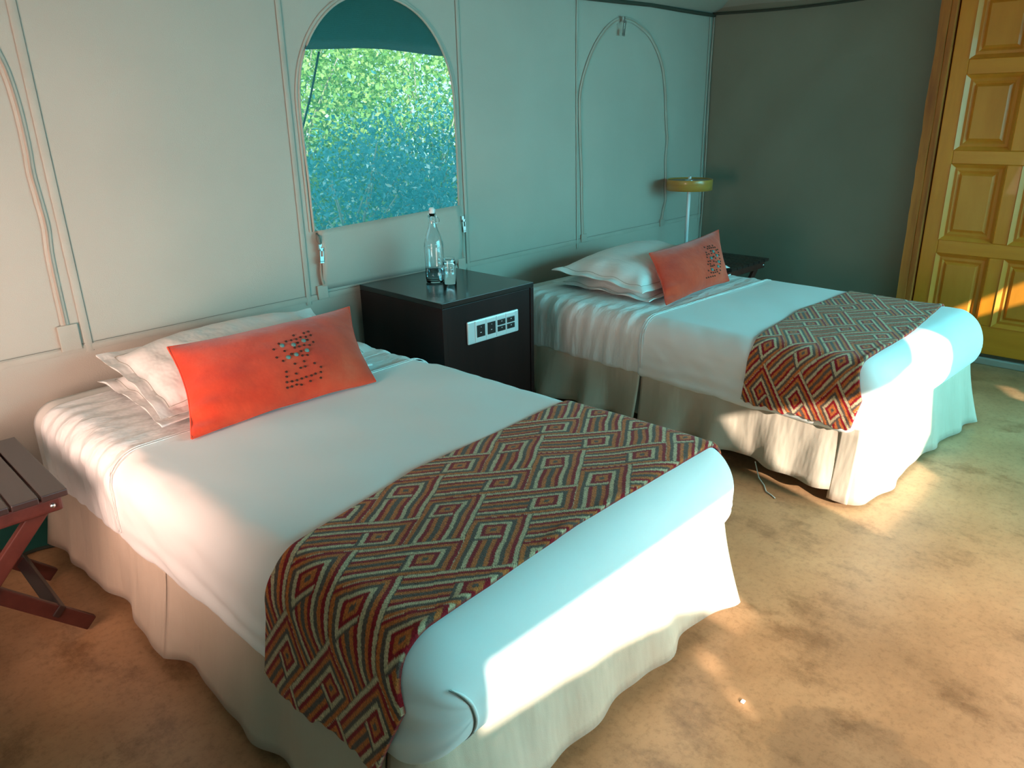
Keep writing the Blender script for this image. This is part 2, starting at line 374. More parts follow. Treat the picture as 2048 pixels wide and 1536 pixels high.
# dark eave binding, sagging a little
t1 = tube('trim_1', [(x, -.012, EAVE-.004-.010*abs(math.sin((x-XL)*2.1))) for x in np.linspace(XL, R-.01, 60)], .011, M_EDGE, None, 8); tag(t1, kind='structure')
t2 = tube('trim_2', [(R-.03, y, EAVE-.006-.016*abs(math.sin(y*2.6))) for y in np.linspace(-.01, -1.33, 30)], .008, M_EDGE, None, 8); tag(t2, kind='structure')
t3 = tube('trim_3', [(R-.012-.006*math.sin(z*5), -.012, z) for z in np.linspace(.0, EAVE-.02, 30)], .004, M_SEAM, None, 8); tag(t3, kind='structure')
# green ground-sheet lip along the foot of the back wall, at the left
V, F = [], []
xs = np.linspace(XL, -.74, 40); prof = [(-.004, .13), (-.012, .10), (-.03, .055), (-.075, .022), (-.12, .012), (-.135, .0)]
for x in xs:
    sw = 1+.25*math.sin(x*9)+.12*math.sin(x*23)
    for y, z in prof: V.append((x, y*sw if y < -.02 else y, z))
n = len(prof)
for i in range(len(xs)-1):
    for k in range(n-1): F.append((i*n+k, i*n+k+1, (i+1)*n+k+1, (i+1)*n+k))
g = mesh_obj('trim_4', V, F, M_GREEN, None, True); tag(g, kind='structure')
tube('hem_rope', [(x, -.137*(1+.25*math.sin(x*9)+.12*math.sin(x*23)), .006) for x in xs], .006, M_EDGE, g, 8)

# ------------------------------------------------------------------ windows of the back wall
win = empty('window_1', (0, 0, 0)); tag(win, kind='structure')
V, F = [], []
k = 0; nx, nz = 40, 40
for i in range(nx+1):
    x = WCX-WHW*math.cos(math.pi*i/nx)*.9999
    for j in range(nz+1):
        z = sill(x)-.02+(arch(x)+.01-sill(x)+.02)*j/nz
        V.append((x, wall_y(x, z)+.010+.004*noise.noise((x*5, z*5, 8)), z))
for i in range(nx):
    for j in range(nz): F.append((i*(nz+1)+j, (i+1)*(nz+1)+j, (i+1)*(nz+1)+j+1, i*(nz+1)+j+1))
mesh_obj('insect_screen', V, F, M_SCREEN, win, True)
arc = [(WCX-WHW, sill(.36)+(WSPR-sill(.36))*k/14) for k in range(14)]+[(WCX-WHW*math.cos(math.pi*k/40), arch(WCX-WHW*math.cos(math.pi*k/40))) for k in range(41)]+[(WCX+WHW, WSPR-(WSPR-sill(1.17))*k/14) for k in range(1, 15)]
tube('edge_piping', [(x+.006*noise.noise((z*6, x*2, 0)), wall_y(x, z)-.004, z) for x, z in arc], .0055, M_SEAM, win, 8)
wall_strip('zip_tape', [(WCX+(x-WCX)*1.028, WSPR+(z-WSPR)*(1.02 if z > WSPR else 1)) for x, z in arc], .012, .002, M_SEAM, win, .003)
# lowered window flap below the sill, slack at its left end
V, F = [], []
nx, nz = 30, 10
for i in range(nx+1):
    x = .372+.79*i/nx
    for j in range(nz+1):
        t = j/nz; z0, z1 = .672, sill(x)+.004
        bul = .018*math.sin(math.pi*min(1, t*1.05))+.012*t*math.exp(-((x-.40)/.05)**2)+.004*noise.noise((x*4, t*3, 2))
        V.append((x, wall_y(x, z0+(z1-z0)*t)-.006-bul-.006*t, z0+(z1-z0)*t))
for i in range(nx):
    for j in range(nz): F.append((i*(nz+1)+j, (i+1)*(nz+1)+j, (i+1)*(nz+1)+j+1, i*(nz+1)+j+1))
fo = mesh_obj('window_flap', V, F, M_CANVAS, win, True); sm = fo.modifiers.new('t', 'SOLIDIFY'); sm.thickness = .004
def zip_pull(parent, x, z, s=1.0, tilt=0.0):
    body = box('zip_slider', (x-.007*s, -.030, z-.004), (x+.007*s, -.018, z+.018*s), M_ZIPMET, parent, .003)
    bm = bmesh.new()
    for lo, hi in (((-.0075, -.0012, -.045), (-.0045, .0012, 0)), ((.0045, -.0012, -.045), (.0075, .0012, 0)), ((-.0075, -.0012, -.050), (.0075, .0012, -.043)), ((-.0075, -.0012, -.006), (.0075, .0012, .004)), ((-.0045, -.0012, -.045), (.0045, .0012, -.026))):
        b2 = box_bm(lo, hi); me = bpy.data.meshes.new('tmp'); b2.to_mesh(me); b2.free(); bm.from_mesh(me); bpy.data.meshes.remove(me)
    bm.transform(Matrix.Translation((x, -.034, z)) @ Matrix.Rotation(tilt, 4, 'Y') @ Matrix.Scale(s, 4))
    pl = bm_obj('zip_pull', bm, M_ZIPMET, parent); return pl
for xx, sgn, zz in ((.372, 1, .862), (1.170, -1, .895)):
    wall_strip('zip_tape', [(xx+.004*math.sin(z*40), z) for z in np.linspace(.70, zz, 16)], .012, .003, M_ZIPTAPE, win, .018)
    zip_pull(win, xx, zz-.012, 1.15, .06*sgn)
# slack pocket of cloth where the left zip ends
tube('zip_garage', [(.366, -.018, .915), (.362, -.030, .90), (.366, -.030, .88), (.372, -.026, .868)], [.004, .008, .008, .004], M_STITCH, win, 8)
for xx in (.372, 1.168):
    box('zip_stop_patch', (xx-.025, -.012+wall_y(xx, .66), .635), (xx+.025, -.004+wall_y(xx, .66), .695), M_SEAM, win, .003)
# the zipped-shut window to the right
win2 = empty('window_2', (0, 0, 0)); tag(win2, kind='structure')
zp = [(2.116, .68), (2.106, .85), (2.100, 1.032), (2.086, 1.23), (2.079, 1.427), (2.100, 1.52), (2.139, 1.604), (2.185, 1.68), (2.243, 1.745), (2.325, 1.808), (2.418, 1.845), (2.515, 1.846), (2.608, 1.820), (2.695, 1.782), (2.765, 1.722), (2.815, 1.662), (2.854, 1.590), (2.884, 1.48), (2.901, 1.367), (2.915, 1.28), (2.933, 1.189), (2.925, 1.08), (2.937, .976), (2.940, .89), (2.949, .818), (2.925, .74), (2.915, .678)]
def smooth_path(P, n=6):
    P = [np.array(p) for p in P]; out = []
    for i in range(len(P)-1):
        p0, p1, p2, p3 = P[max(i-1, 0)], P[i], P[i+1], P[min(i+2, len(P)-1)]
        for k in range(n):
            t = k/n; out.append(tuple(.5*((2*p1)+(-p0+p2)*t+(2*p0-5*p1+4*p2-p3)*t*t+(-p0+3*p1-3*p2+p3)*t**3)))
    out.append(tuple(P[-1])); return out
wall_strip('zip_tape', smooth_path(zp), .026, .003, M_SEAM, win2, .004)
wall_strip('zip_teeth', smooth_path(zp), .008, .003, M_ZIPTAPE, win2, .006)
zip_pull(win2, 2.418, 1.832, 1.5, .15)
for xx in (2.118, 2.915): box('zip_stop_patch', (xx-.025, -.012+wall_y(xx, .66), .655), (xx+.025, -.004+wall_y(xx, .66), .70), M_SEAM, win2, .003)
# the zipped-shut window at the far left
win3 = empty('window_3', (0, 0, 0)); tag(win3, kind='structure')
zq = [(-.619, .716), (-.618, .945), (-.610, 1.05), (-.614, 1.152), (-.617, 1.22), (-.613, 1.304), (-.615, 1.435), (-.632, 1.554), (-.68, 1.66), (-.76, 1.76), (-.90, 1.83), (-1.02, 1.845), (-1.16, 1.82), (-1.30, 1.74), (-1.38, 1.62), (-1.42, 1.42), (-1.42, 1.05), (-1.42, .716)]
wall_strip('zip_tape', smooth_path(zq), .026, .003, M_SEAM, win3, .004)
wall_strip('zip_teeth', smooth_path(zq), .010, .003, M_ZIPTAPE, win3, .006)
for xx in (-.615, -1.42): box('zip_stop_patch', (xx-.032, -.012+wall_y(xx, .66), .635), (xx+.032, -.004+wall_y(xx, .66), .725), M_SEAM, win3, .003)

# ------------------------------------------------------------------ panelled door on the right wall
door = empty('door_1', (R, -1.9, 0)); tag(door, kind='structure')
def dbox(name, y0, y1, z0, z1, x0, x1, mat, bevel=.003):
    return box(name, (x0-R, y1+1.9, z0), (x1-R, y0+1.9, z1), mat, door, bevel)
# rough outer post with an uneven edge
V, F = [], []
for k in range(40):
    z = 1.93*k/39; e = .006*noise.noise((z*4, 0, 1))+.003*noise.noise((z*15, 2, 1)); e2 = .003*noise.noise((z*5, 7, 1))
    y0, y1 = -1.362+e, -1.407+e2
    V += [(R-.062-R, y0+1.9, z), (R-.058-R, y1+1.9, z), (.02, y1+1.9, z), (.02, y0+1.9, z)]
for k in range(39):
    for a in range(4): F.append((k*4+a, k*4+(a+1) % 4, k*4+4+(a+1) % 4, k*4+4+a))
F.append((0, 3, 2, 1)); F.append((39*4, 39*4+1, 39*4+2, 39*4+3))
mesh_obj('rough_post', V, F, M_ROUGH, door)
dbox('jamb', -1.407, -1.438, 0, 1.93, R-.050, R+.02, M_ROUGH, .004)
dbox('jamb', -2.245, -2.30, 0, 1.93, R-.050, R+.02, M_ROUGH, .004)
XF = R-.030
dbox('stile', -1.446, -1.527, .058, 1.93, XF, R+.01, M_DOOR, .004)
dbox('stile', -2.155, -2.238, .058, 1.93, XF, R+.01, M_DOOR, .004)
rails = [(.058, .215), (.585, .660), (1.065, 1.135), (1.510, 1.585), (1.90, 1.93)]
for z0, z1 in rails: dbox('rail', -1.527, -2.155, z0, z1, XF, R+.01, M_DOORH, .004)
for i in range(4): dbox('mullion', -1.790, -1.860, rails[i][1], rails[i+1][0], XF, R+.01, M_DOOR, .004)
def door_panel(y0, y1, z0, z1):
    rings = [(0, -.004), (.020, .016), (.034, .012), (.046, .020), (.060, .008)]
    V, F = [], []
    for d, x in rings:
        V += [(XF+x-R, y0-d+1.9, z0+d), (XF+x-R, y1+d+1.9, z0+d), (XF+x-R, y1+d+1.9, z1-d), (XF+x-R, y0-d+1.9, z1-d)]
    for k in range(len(rings)-1):
        for a in range(4): F.append((k*4+a, k*4+(a+1) % 4, k*4+4+(a+1) % 4, k*4+4+a))
    k = len(rings)-1; F.append(tuple(k*4+a for a in range(4)))
    b = len(V); V += [(.02, y0+1.9, z0), (.02, y1+1.9, z0), (.02, y1+1.9, z1), (.02, y0+1.9, z1)]
    for a in range(4): F.append((b+a, b+(a+1) % 4, (a+1) % 4, a))
    o = mesh_obj('panel', V, F, M_PANEL, door)
    bm = bmesh.new(); bm.from_mesh(o.data); bmesh.ops.recalc_face_normals(bm, faces=bm.faces[:]); bm.to_mesh(o.data); bm.free()
for i in range(4):
    for y0, y1 in ((-1.527, -1.790), (-1.860, -2.155)): door_panel(y0, y1, rails[i][1], rails[i+1][0])
dbox('threshold', -1.40, -2.30, 0, .035, R-.04, R+.02, M_SEAM, .004)

# ------------------------------------------------------------------ beds
H0 = -.12; LB = 1.90; ZA, ZB = .262, .522
BEDS = {'L': dict(x=-.8069, t=.0503, W=1.152), 'R': dict(x=1.3447, t=-.0332, W=1.125)}
RC, RF = .085, .127
def rr_path(W, z0, z1, r, n_top=60, n_side=18, n_c=9):
    """closed rounded-rectangle section: points (u,z), normals, from bottom-left going up, over, down, and back"""
    P = []; N = []
    def seg(a, b, n, nn):
        for k in range(n): P.append((a[0]+(b[0]-a[0])*k/n, a[1]+(b[1]-a[1])*k/n)); N.append(nn)
    rb = .028
    def cor(cx, cz, a0, a1, r=r):
        for k in range(n_c):
            a = a0+(a1-a0)*k/n_c; P.append((cx+r*math.cos(a), cz+r*math.sin(a))); N.append((math.cos(a), math.sin(a)))
    pi = math.pi
    cor(rb, z0+rb, 1.5*pi, pi, rb)
    seg((0, z0+rb), (0, z1-r), n_side, (-1, 0))
    cor(r, z1-r, pi, pi/2)
    seg((r, z1), (W-r, z1), n_top, (0, 1))
    cor(W-r, z1-r, pi/2, 0)
    seg((W, z1-r), (W, z0+rb), n_side, (1, 0))
    cor(W-rb, z0+rb, 0, -pi/2, rb)
    seg((W-rb, z0), (rb, z0), 8, (0, -1))
    return np.array(P), np.array(N)
def foot_map(u, z, v, W, off=0.0):
    """squeeze a section towards its middle where the cover rounds over the foot end"""
    d = np.clip((v-(LB+off-RF))/RF, 0, .985); e = np.sqrt(1-d**2.1); zc = (ZA+ZB)/2
    return W/2+(u-W/2)*(1-(1-e)*.11/(W/2)), zc+(z-zc)*e
def loft_cover(name, W, v0, v1, off, mat, parent, wr=None, z0=ZA, z1=ZB, round_foot=True, rc=RC, nv=90):
    P, N = rr_path(W, z0, z1, rc)
    if round_foot:
        vs1 = np.linspace(v0, LB-RF, nv); th = np.linspace(0, math.asin(.985), 20)[1:]; vs_ = np.concatenate([vs1, LB+off-RF+RF*np.sin(th)])
    else: vs_ = np.linspace(v0, v1, nv)
    m = len(P); V = []; F = []
    for i, v in enumerate(vs_):
        k = off
        d = wr(P, N, v) if wr is not None else 0
        pts = P+N*(k+d)[:, None] if hasattr(d, '__len__') else P+N*(k+d)
        uu, zz = foot_map(pts[:, 0], pts[:, 1], v, W, off) if round_foot else (pts[:, 0], pts[:, 1])
        for u, z in zip(uu, zz): V.append((u, -v, max(z, .12)))
    for i in range(len(vs_)-1):
        for a in range(m):
            b = (a+1) % m; F.append((i*m+a, i*m+b, (i+1)*m+b, (i+1)*m+a))
    F.append(tuple(range(m))); F.append(tuple((len(vs_)-1)*m+a for a in range(m))[::-1])
    o = mesh_obj(name, V, F, mat, parent, True)
    bm = bmesh.new(); bm.from_mesh(o.data); bmesh.ops.recalc_face_normals(bm, faces=bm.faces[:]); bm.faces.ensure_lookup_table()
    bm.faces[len(F)-2].smooth = False; bm.to_mesh(o.data); bm.free()
    return o
def skirt_panel(parent, path, z1, z0, seed, flare=.035, amp=.012, end_curl=(0, 0), mat=None, hem=.012):
    """path: list of (u,v) with outward normals (u,v,nu,nv); cloth hangs from z1 to z0"""
    n = len(path); nz = 9; V, F = [], []
    s = 0; ss = [0]
    for i in range(1, n): s += math.hypot(path[i][0]-path[i-1][0], path[i][1]-path[i-1][1]); ss.append(s)
    for i, (u, v, nu, nv) in enumerate(path):
        x = ss[i]; tot = ss[-1]
        wv = math.sin(x*19+seed+1.2*math.sin(x*5+seed))*.6+abs(math.sin(x*13+seed*2.3))**3*.9+math.sin(x*41+seed)*.22+math.sin(x*7.3+seed*1.7)*.5
        c = end_curl[0]*math.exp(-(x/.07)**2)+end_curl[1]*math.exp(-((tot-x)/.07)**2)
        zb = z0+hem*math.sin(x*9+seed*3)*.6-.010*c/.05
        for j in range(nz+1):
            t = j/nz; o = flare*t**1.3+amp*wv*t+c*t**1.5-.006
            V.append((u+nu*o, -(v+nv*o), z1+(max(zb, .008)-z1)*t))
    for i in range(n-1):
        for j in range(nz): F.append((i*(nz+1)+j, (i+1)*(nz+1)+j, (i+1)*(nz+1)+j+1, i*(nz+1)+j+1))
    o = mesh_obj('skirt_panel', V, F, mat or M_SKIRT, parent, True)
    m = o.modifiers.new('t', 'SOLIDIFY'); m.thickness = .003; m.offset = 0
    return o
def line_path(p, q, nrm, n=40): return [(p[0]+(q[0]-p[0])*k/n, p[1]+(q[1]-p[1])*k/n, nrm[0], nrm[1]) for k in range(n+1)]

def make_bed(key, label, fold_v):
    B = BEDS[key]; W = B['W']
    bed = empty('bed', (B['x'], H0, 0), B['t']); tag(bed, label, 'bed', None)
    sd = 1.0 if key == 'L' else 5.0
    box('bed_base', (.05, -(LB-.06), .055), (W-.05, -.01, ZA+.03), M_BASE, bed, .02)
    for uu in (.10, W-.10):
        for vv in (.12, LB-.14):
            lathe('bed_leg', [(0, 0), (.022, 0), (.03, .02), (.03, .07), (0, .07)], M_DARKWOOD, bed, 20, loc=(uu, -vv, 0))
    loft_cover('mattress', W, .0, LB-.12, -.006, M_MATT, bed, round_foot=False)
    def wr_bottom(P, N, v):
        u, z = P[:, 0], P[:, 1]; sidew = (np.abs(N[:, 0]) > .3)*1.0
        ph = z*10+u*1.2
        w1 = np.sin(2*np.pi*(v*9+z*2.6+.25*np.sin(z*11+sd)))*.5+np.sin(2*np.pi*(v*17-z*3.7+.3*np.sin(v*7+sd)))*.35
        env = np.exp(-((z-.44)/.13)**2)*.8+.2
        top = (N[:, 1] > .5)*np.sin(2*np.pi*(v*13+u*1.3))*.35*np.exp(-((u-.0)/.25)**2)
        return .0075*(sidew*w1*env+top)+.003*fnoise(u*3+z*2, 0*u+v*4, 3)
    loft_cover('bottom_sheet', W, .085, fold_v+.03, .002, M_SHEETW, bed, wr_bottom, round_foot=False, nv=90)
    def wr_top(P, N, v):
        u, z = P[:, 0], P[:, 1]
        sidew = (np.abs(N[:, 0]) > .3)*1.0
        w1 = fnoise(z*6+v*2.2, v*3.2+0*z, 11+int(sd), 3)
        crease = np.exp(-((v-fold_v-.02)/.012)**2)*.0015
        low = np.exp(-((z-ZA-.05)/.05)**2)*sidew*np.sin(2*np.pi*(z*14+.5*np.sin(v*5+sd)))*.004*np.clip((v-fold_v)*4, 0, 1)
        return .0028*fnoise(u*2.2, 0*u+v*2.0, 5+int(sd), 2)+.0050*sidew*w1+crease+low
    ts = loft_cover('top_sheet', W, fold_v, LB, .0065, M_SHEET, bed, wr_top)
    # double row of hem stitching along the turned edge
    for dv in (.012, .024):
        P, N = rr_path(W, ZA, ZB, RC, 60, 18, 9); k0 = 9+2; k1 = 9+18+9+60+9+18-2
        tube('hem_stitch', [(P[a, 0]+N[a, 0]*.0095, -(fold_v+dv), P[a, 1]+N[a, 1]*.0095) for a in range(k0, k1)], .0016, M_SHEETW, ts, 6)
    # skirt
    slit = .875
    zt = ZA+.03
    ce = .035
    if key == 'L':
        skirt_panel(bed, line_path((.0, .02), (.0, slit-.004), (-1, 0), 50), zt, .040, 1.0, .026, .014, (.0, .018))
        skirt_panel(bed, line_path((.0, slit+.003), (.0, LB-.145), (-1, 0), 60), zt, .035, 2.3, .028, .014, (.020, .0))
        skirt_panel(bed, [(-.002+.09*(1-math.cos(a)), LB-.135+.09*math.sin(a), -math.cos(a), math.sin(a)) for a in np.linspace(0, math.pi/2, 14)]+line_path((.095, LB-.045), (W-.005, LB-.045), (0, 1), 70), zt, .050, 4.1, .028, .016, (.01, .035))
        skirt_panel(bed, line_path((W, LB-.05), (W, .02), (1, 0), 80), zt, .045, 5.0, .030, .010, (.05, 0))
    else:
        skirt_panel(bed, line_path((.0, .02), (.0, slit-.004), (-1, 0), 60), zt, .050, 3.0, .020, .030, (.0, .012))
        skirt_panel(bed, line_path((.0, slit+.004), (.0, LB-.10), (-1, 0), 70), zt, .060, 5.3, .024, .030, (.012, .0))
        skirt_panel(bed, [(.0-.006, LB-.13+.085*k/8, -1, 0) for k in range(8)]+[(-.006+.03*(1-math.cos(a)), LB-.075+.03*math.sin(a), -math.cos(a), math.sin(a)) for a in np.linspace(0, math.pi/2, 8)]+line_path((.03, LB-.045), (W-.005, LB-.045), (0, 1), 70), zt, .016, 7.0, .036, .011, (.006, .03))
        skirt_panel(bed, line_path((W, LB-.05), (W, .02), (1, 0), 80), zt, .045, 6.0, .030, .010, (.05, 0))
    if key == 'L':
        # envelope fold of the tucked corner at the foot; dark tube paints its crease shade
        def on_foot(u, z):
            zc = (ZA+ZB)/2; e = max(abs(z-zc)/((ZB-ZA)/2), 1-u/.11, .02); d = max(0, 1-min(e, 1)**2)**(1/2.1)
            return Vector((u, -(LB+.0065-RF+RF*min(d, .985))-.001, z))
        cr = [(.050, .450), (.062, .438), (.072, .425), (.083, .405), (.090, .380), (.094, .350), (.094, .322), (.088, .300), (.078, .288)]
        pts = [on_foot(*c) for c in smooth_path(cr, 4)]
        tube('corner_fold', pts, [.0008+.0014*math.sin(math.pi*k/(len(pts)-1)) for k in range(len(pts))], M_STITCH, ts, 6)
        tube('corner_fold', [p+Vector((.0035, -.0005, .0005)) for p in pts], [.0008+.0032*math.sin(math.pi*k/(len(pts)-1)) for k in range(len(pts))], M_SHEET, ts, 8)
    return bed, ts
bedL, tsL = make_bed('L', 'nearer low bed with white sheets, pinkish beige skirt, beside the folding slatted table', .622)
bedR, tsR = make_bed('R', 'farther low bed with white sheets and beige skirt, in front of the wooden door', .862)
# loose thread hanging from the far bed's skirt
tube('loose_thread', [(-.030, -1.47, .060), (-.036, -1.485, .03), (-.045, -1.50, .006), (-.085, -1.545, .003), (-.125, -1.575, .003), (-.138, -1.605, .003), (-.15, -1.625, .003)], .0022, M_THREAD, bedR, 6)

# ------------------------------------------------------------------ throws
GREY, ORG, RED, CRM = np.array((.145, .088, .070)), np.array((.66, .165, .040)), np.array((.330, .008, .016)), np.array((.66, .48, .29))
SEQ = np.array([GREY, ORG, RED, CRM]*5)
def kuba(s, v):
    """interlocking angular rings: herringbone of bars, each ending in a concentric square"""
    U, W_ = s/.172, v/.142
    a = U/1.2+W_; b = U/1.2-W_
    best = np.full(a.shape, 9.0)
    x1, x2, y1, y2 = .42, .58, 1.167, .5
    m0 = np.round((a-b)/2).astype(int); n0 = np.round((a+b)/3.333).astype(int)
    done = np.zeros(a.shape, bool); ring = np.zeros(a.shape)
    for dm in range(-2, 3):
        for dn in range(-2, 3):
            ca = (m0+dm)+(n0+dn)*1.6667; cb = -(m0+dm)+(n0+dn)*1.6667
            for typ in (0, 1):
                da, db = a-ca, b-cb
                if typ: da, db = a-ca-1.75, b-cb+.08; p, q = db, da
                else: p, q = da, db
                ins = (p >= -x1) & (p < x2) & (q >= -y1) & (q < y2) & ~done
                r = np.where(((p > .165) & (q < 0)) | (q < -.32), np.abs(p), np.maximum(np.abs(p), np.abs(q)))
                ring = np.where(ins, r, ring); done |= ins
    return np.clip((ring/.0735+.35).astype(int), 0, 19)
def m_throw():
    m, nt, b = nodes('woven_throw'); at = nt.nodes.new('ShaderNodeAttribute'); at.attribute_name = 'weave'
    n = tex_noise(nt, 420, 2); r = ramp(nt, n.outputs[0], [(.25, (.62, .62, .62)), (.75, (1.25, 1.25, 1.25))])
    mx = nt.nodes.new('ShaderNodeMix'); mx.data_type = 'RGBA'; mx.blend_type = 'MULTIPLY'; mx.inputs[0].default_value = 1
    nt.links.new(at.outputs['Color'], mx.inputs[6]); nt.links.new(r.outputs[0], mx.inputs[7]); nt.links.new(mx.outputs[2], b.inputs['Base Color'])
    setv(b, rough=.95, spec=.1, sheen=.15); bump(nt, b, n.outputs[0], .6, .004); return m
M_THROW = m_throw()
def make_throw(key, name, label, v0f, v1f, zl, zr, flip):
    B = BEDS[key]; W = B['W']; r = RC
    # open path from left drop over the top to right drop, by arc length
    sl = ZB-r-zl; sr = ZB-r-zr; qa = r*math.pi/2; tp = W-2*r; tot = sl+qa+tp+qa+sr
    ns = int(tot/.0030); nv = int(.47/.0030)
    S = np.linspace(0, tot, ns)
    Pu = np.zeros(ns); Pz = np.zeros(ns); Nu = np.zeros(ns); Nz = np.zeros(ns)
    for i, s in enumerate(S):
        if s < sl: Pu[i], Pz[i], Nu[i], Nz[i] = 0, zl+s, -1, 0
        elif s < sl+qa:
            a = math.pi-(s-sl)/r; Pu[i], Pz[i], Nu[i], Nz[i] = r+r*math.cos(a), ZB-r+r*math.sin(a), math.cos(a), math.sin(a)
        elif s < sl+qa+tp: Pu[i], Pz[i], Nu[i], Nz[i] = r+(s-sl-qa), ZB, 0, 1
        elif s < sl+2*qa+tp:
            a = math.pi/2-(s-sl-qa-tp)/r; Pu[i], Pz[i], Nu[i], Nz[i] = W-r+r*math.cos(a), ZB-r+r*math.sin(a), math.cos(a), math.sin(a)
        else: Pu[i], Pz[i], Nu[i], Nz[i] = W, ZB-r-(s-sl-2*qa-tp), 1, 0
    T = np.linspace(0, 1, nv)
    sc = S-sl-qa*.5            # about zero at the left shoulder
    V0 = np.array([v0f(x) for x in sc]); V1 = np.array([v1f(x) for x in sc])
    VV = V0[:, None]+(V1-V0)[:, None]*T[None, :]
    SS = np.repeat(S[:, None], nv, 1)
    off = .013+.0025*fnoise(SS*3, VV*4, 21, 2)+.006*np.exp(-((T[None, :]-.985)/.03)**2)*(.5+.5*np.sin(SS*21+np.sin(SS*8)*2))+.0012*np.sin(SS*900)*np.sin(VV*900)*0
    hang = np.clip((sl-SS)/max(sl, .01), 0, 1)
    off += .010*hang+.006*hang*np.sin(VV*22)
    X = Pu[:, None]+Nu[:, None]*off; Z = Pz[:, None]+Nz[:, None]*off
    X, Z = foot_map(X, Z, VV, W, .0065)
    fr = (.004*np.sin(VV*60)+.006*fnoise(VV*20, VV*3, 4, 2))*np.clip((.01-SS)/.01, 0, 1)
    Z = Z+fr-.03*hang**2*0
    nvt = ns*nv
    co = np.stack([X.ravel(), -VV.ravel(), Z.ravel()], 1)
    idx = np.arange(nvt).reshape(ns, nv)
    q = np.stack([idx[:-1, :-1], idx[1:, :-1], idx[1:, 1:], idx[:-1, 1:]], -1).reshape(-1, 4)[:, ::-1]
    # rim: the boundary turned in for thickness
    bd = np.concatenate([idx[:, 0], idx[-1, 1:], idx[-2::-1, -1], idx[0, -2:0:-1]])
    nn = np.stack([np.repeat(Nu[:, None], nv, 1).ravel(), np.zeros(nvt), np.repeat(Nz[:, None], nv, 1).ravel()], 1)
    rim = co[bd]-nn[bd]*.009
    co = np.concatenate([co, rim]); nb = len(bd); rid = nvt+np.arange(nb)
    qr = np.stack([bd, np.roll(bd, -1), np.roll(rid, -1), rid], -1)
    q = np.concatenate([q, qr])
    vv = (VV-1.40)*(-1 if flip else 1)+(.142*.3); ss = SS+.06*0+.05
    wob = .0013*fnoise(SS*9, VV*9, 8, 2)
    k = kuba((ss-sl-qa)+wob, vv-.10*(ss-sl)*(0 if flip else 1)+wob)
    col = SEQ[k].reshape(-1, 3)*(1+.14*RNG.normal(size=(nvt, 1)))
    col = np.clip(np.concatenate([col, col[bd]*0+RED]), 0, 1)
    me = bpy.data.meshes.new(name); me.vertices.add(len(co)); me.vertices.foreach_set('co', co.ravel())
    me.loops.add(q.size); me.polygons.add(len(q)); me.loops.foreach_set('vertex_index', q.ravel().astype(np.int32))
    me.polygons.foreach_set('loop_start', np.arange(0, q.size, 4, dtype=np.int32)); me.polygons.foreach_set('loop_total', np.full(len(q), 4, np.int32))
    me.update(calc_edges=True); me.validate()
    at = me.color_attributes.new('weave', 'FLOAT_COLOR', 'POINT'); at.data.foreach_set('color', np.concatenate([col, np.ones((len(col), 1))], 1).astype(np.float32).ravel())
    me.polygons.foreach_set('use_smooth', np.ones(len(q), bool)); me.materials.append(M_THROW)
    o = bpy.data.objects.new(name, me); o.location = (B['x'], H0, 0); o.rotation_euler = (0, 0, B['t']); link(o); tag(o, label, 'throw', 'patterned throws across the bed ends')
    return o
ip = lambda xs, ys: (lambda x: float(np.interp(x, xs, ys)))
make_throw('L', 'bed_throw', 'bright red, orange, grey and cream throw across the nearer bed, hanging low at its side', ip([-.3, -.1, 0, .45, 1.1, 1.4], [1.36, 1.41, 1.415, 1.335, 1.335, 1.34]), ip([-.27, -.1, 0, .5, 1.1, 1.4], [1.765, 1.83, 1.815, 1.805, 1.825, 1.82]), .238, .36, False)
make_throw('R', 'bed_throw', 'darker red, brown and cream chevron throw across the farther bed', ip([-.3, -.1, 0, .55, 1.1, 1.4], [1.37, 1.385, 1.39, 1.30, 1.31, 1.32]), ip([-.27, -.1, 0, .5, 1.1, 1.4], [1.80, 1.83, 1.80, 1.78, 1.71, 1.70]), .290, .36, True)

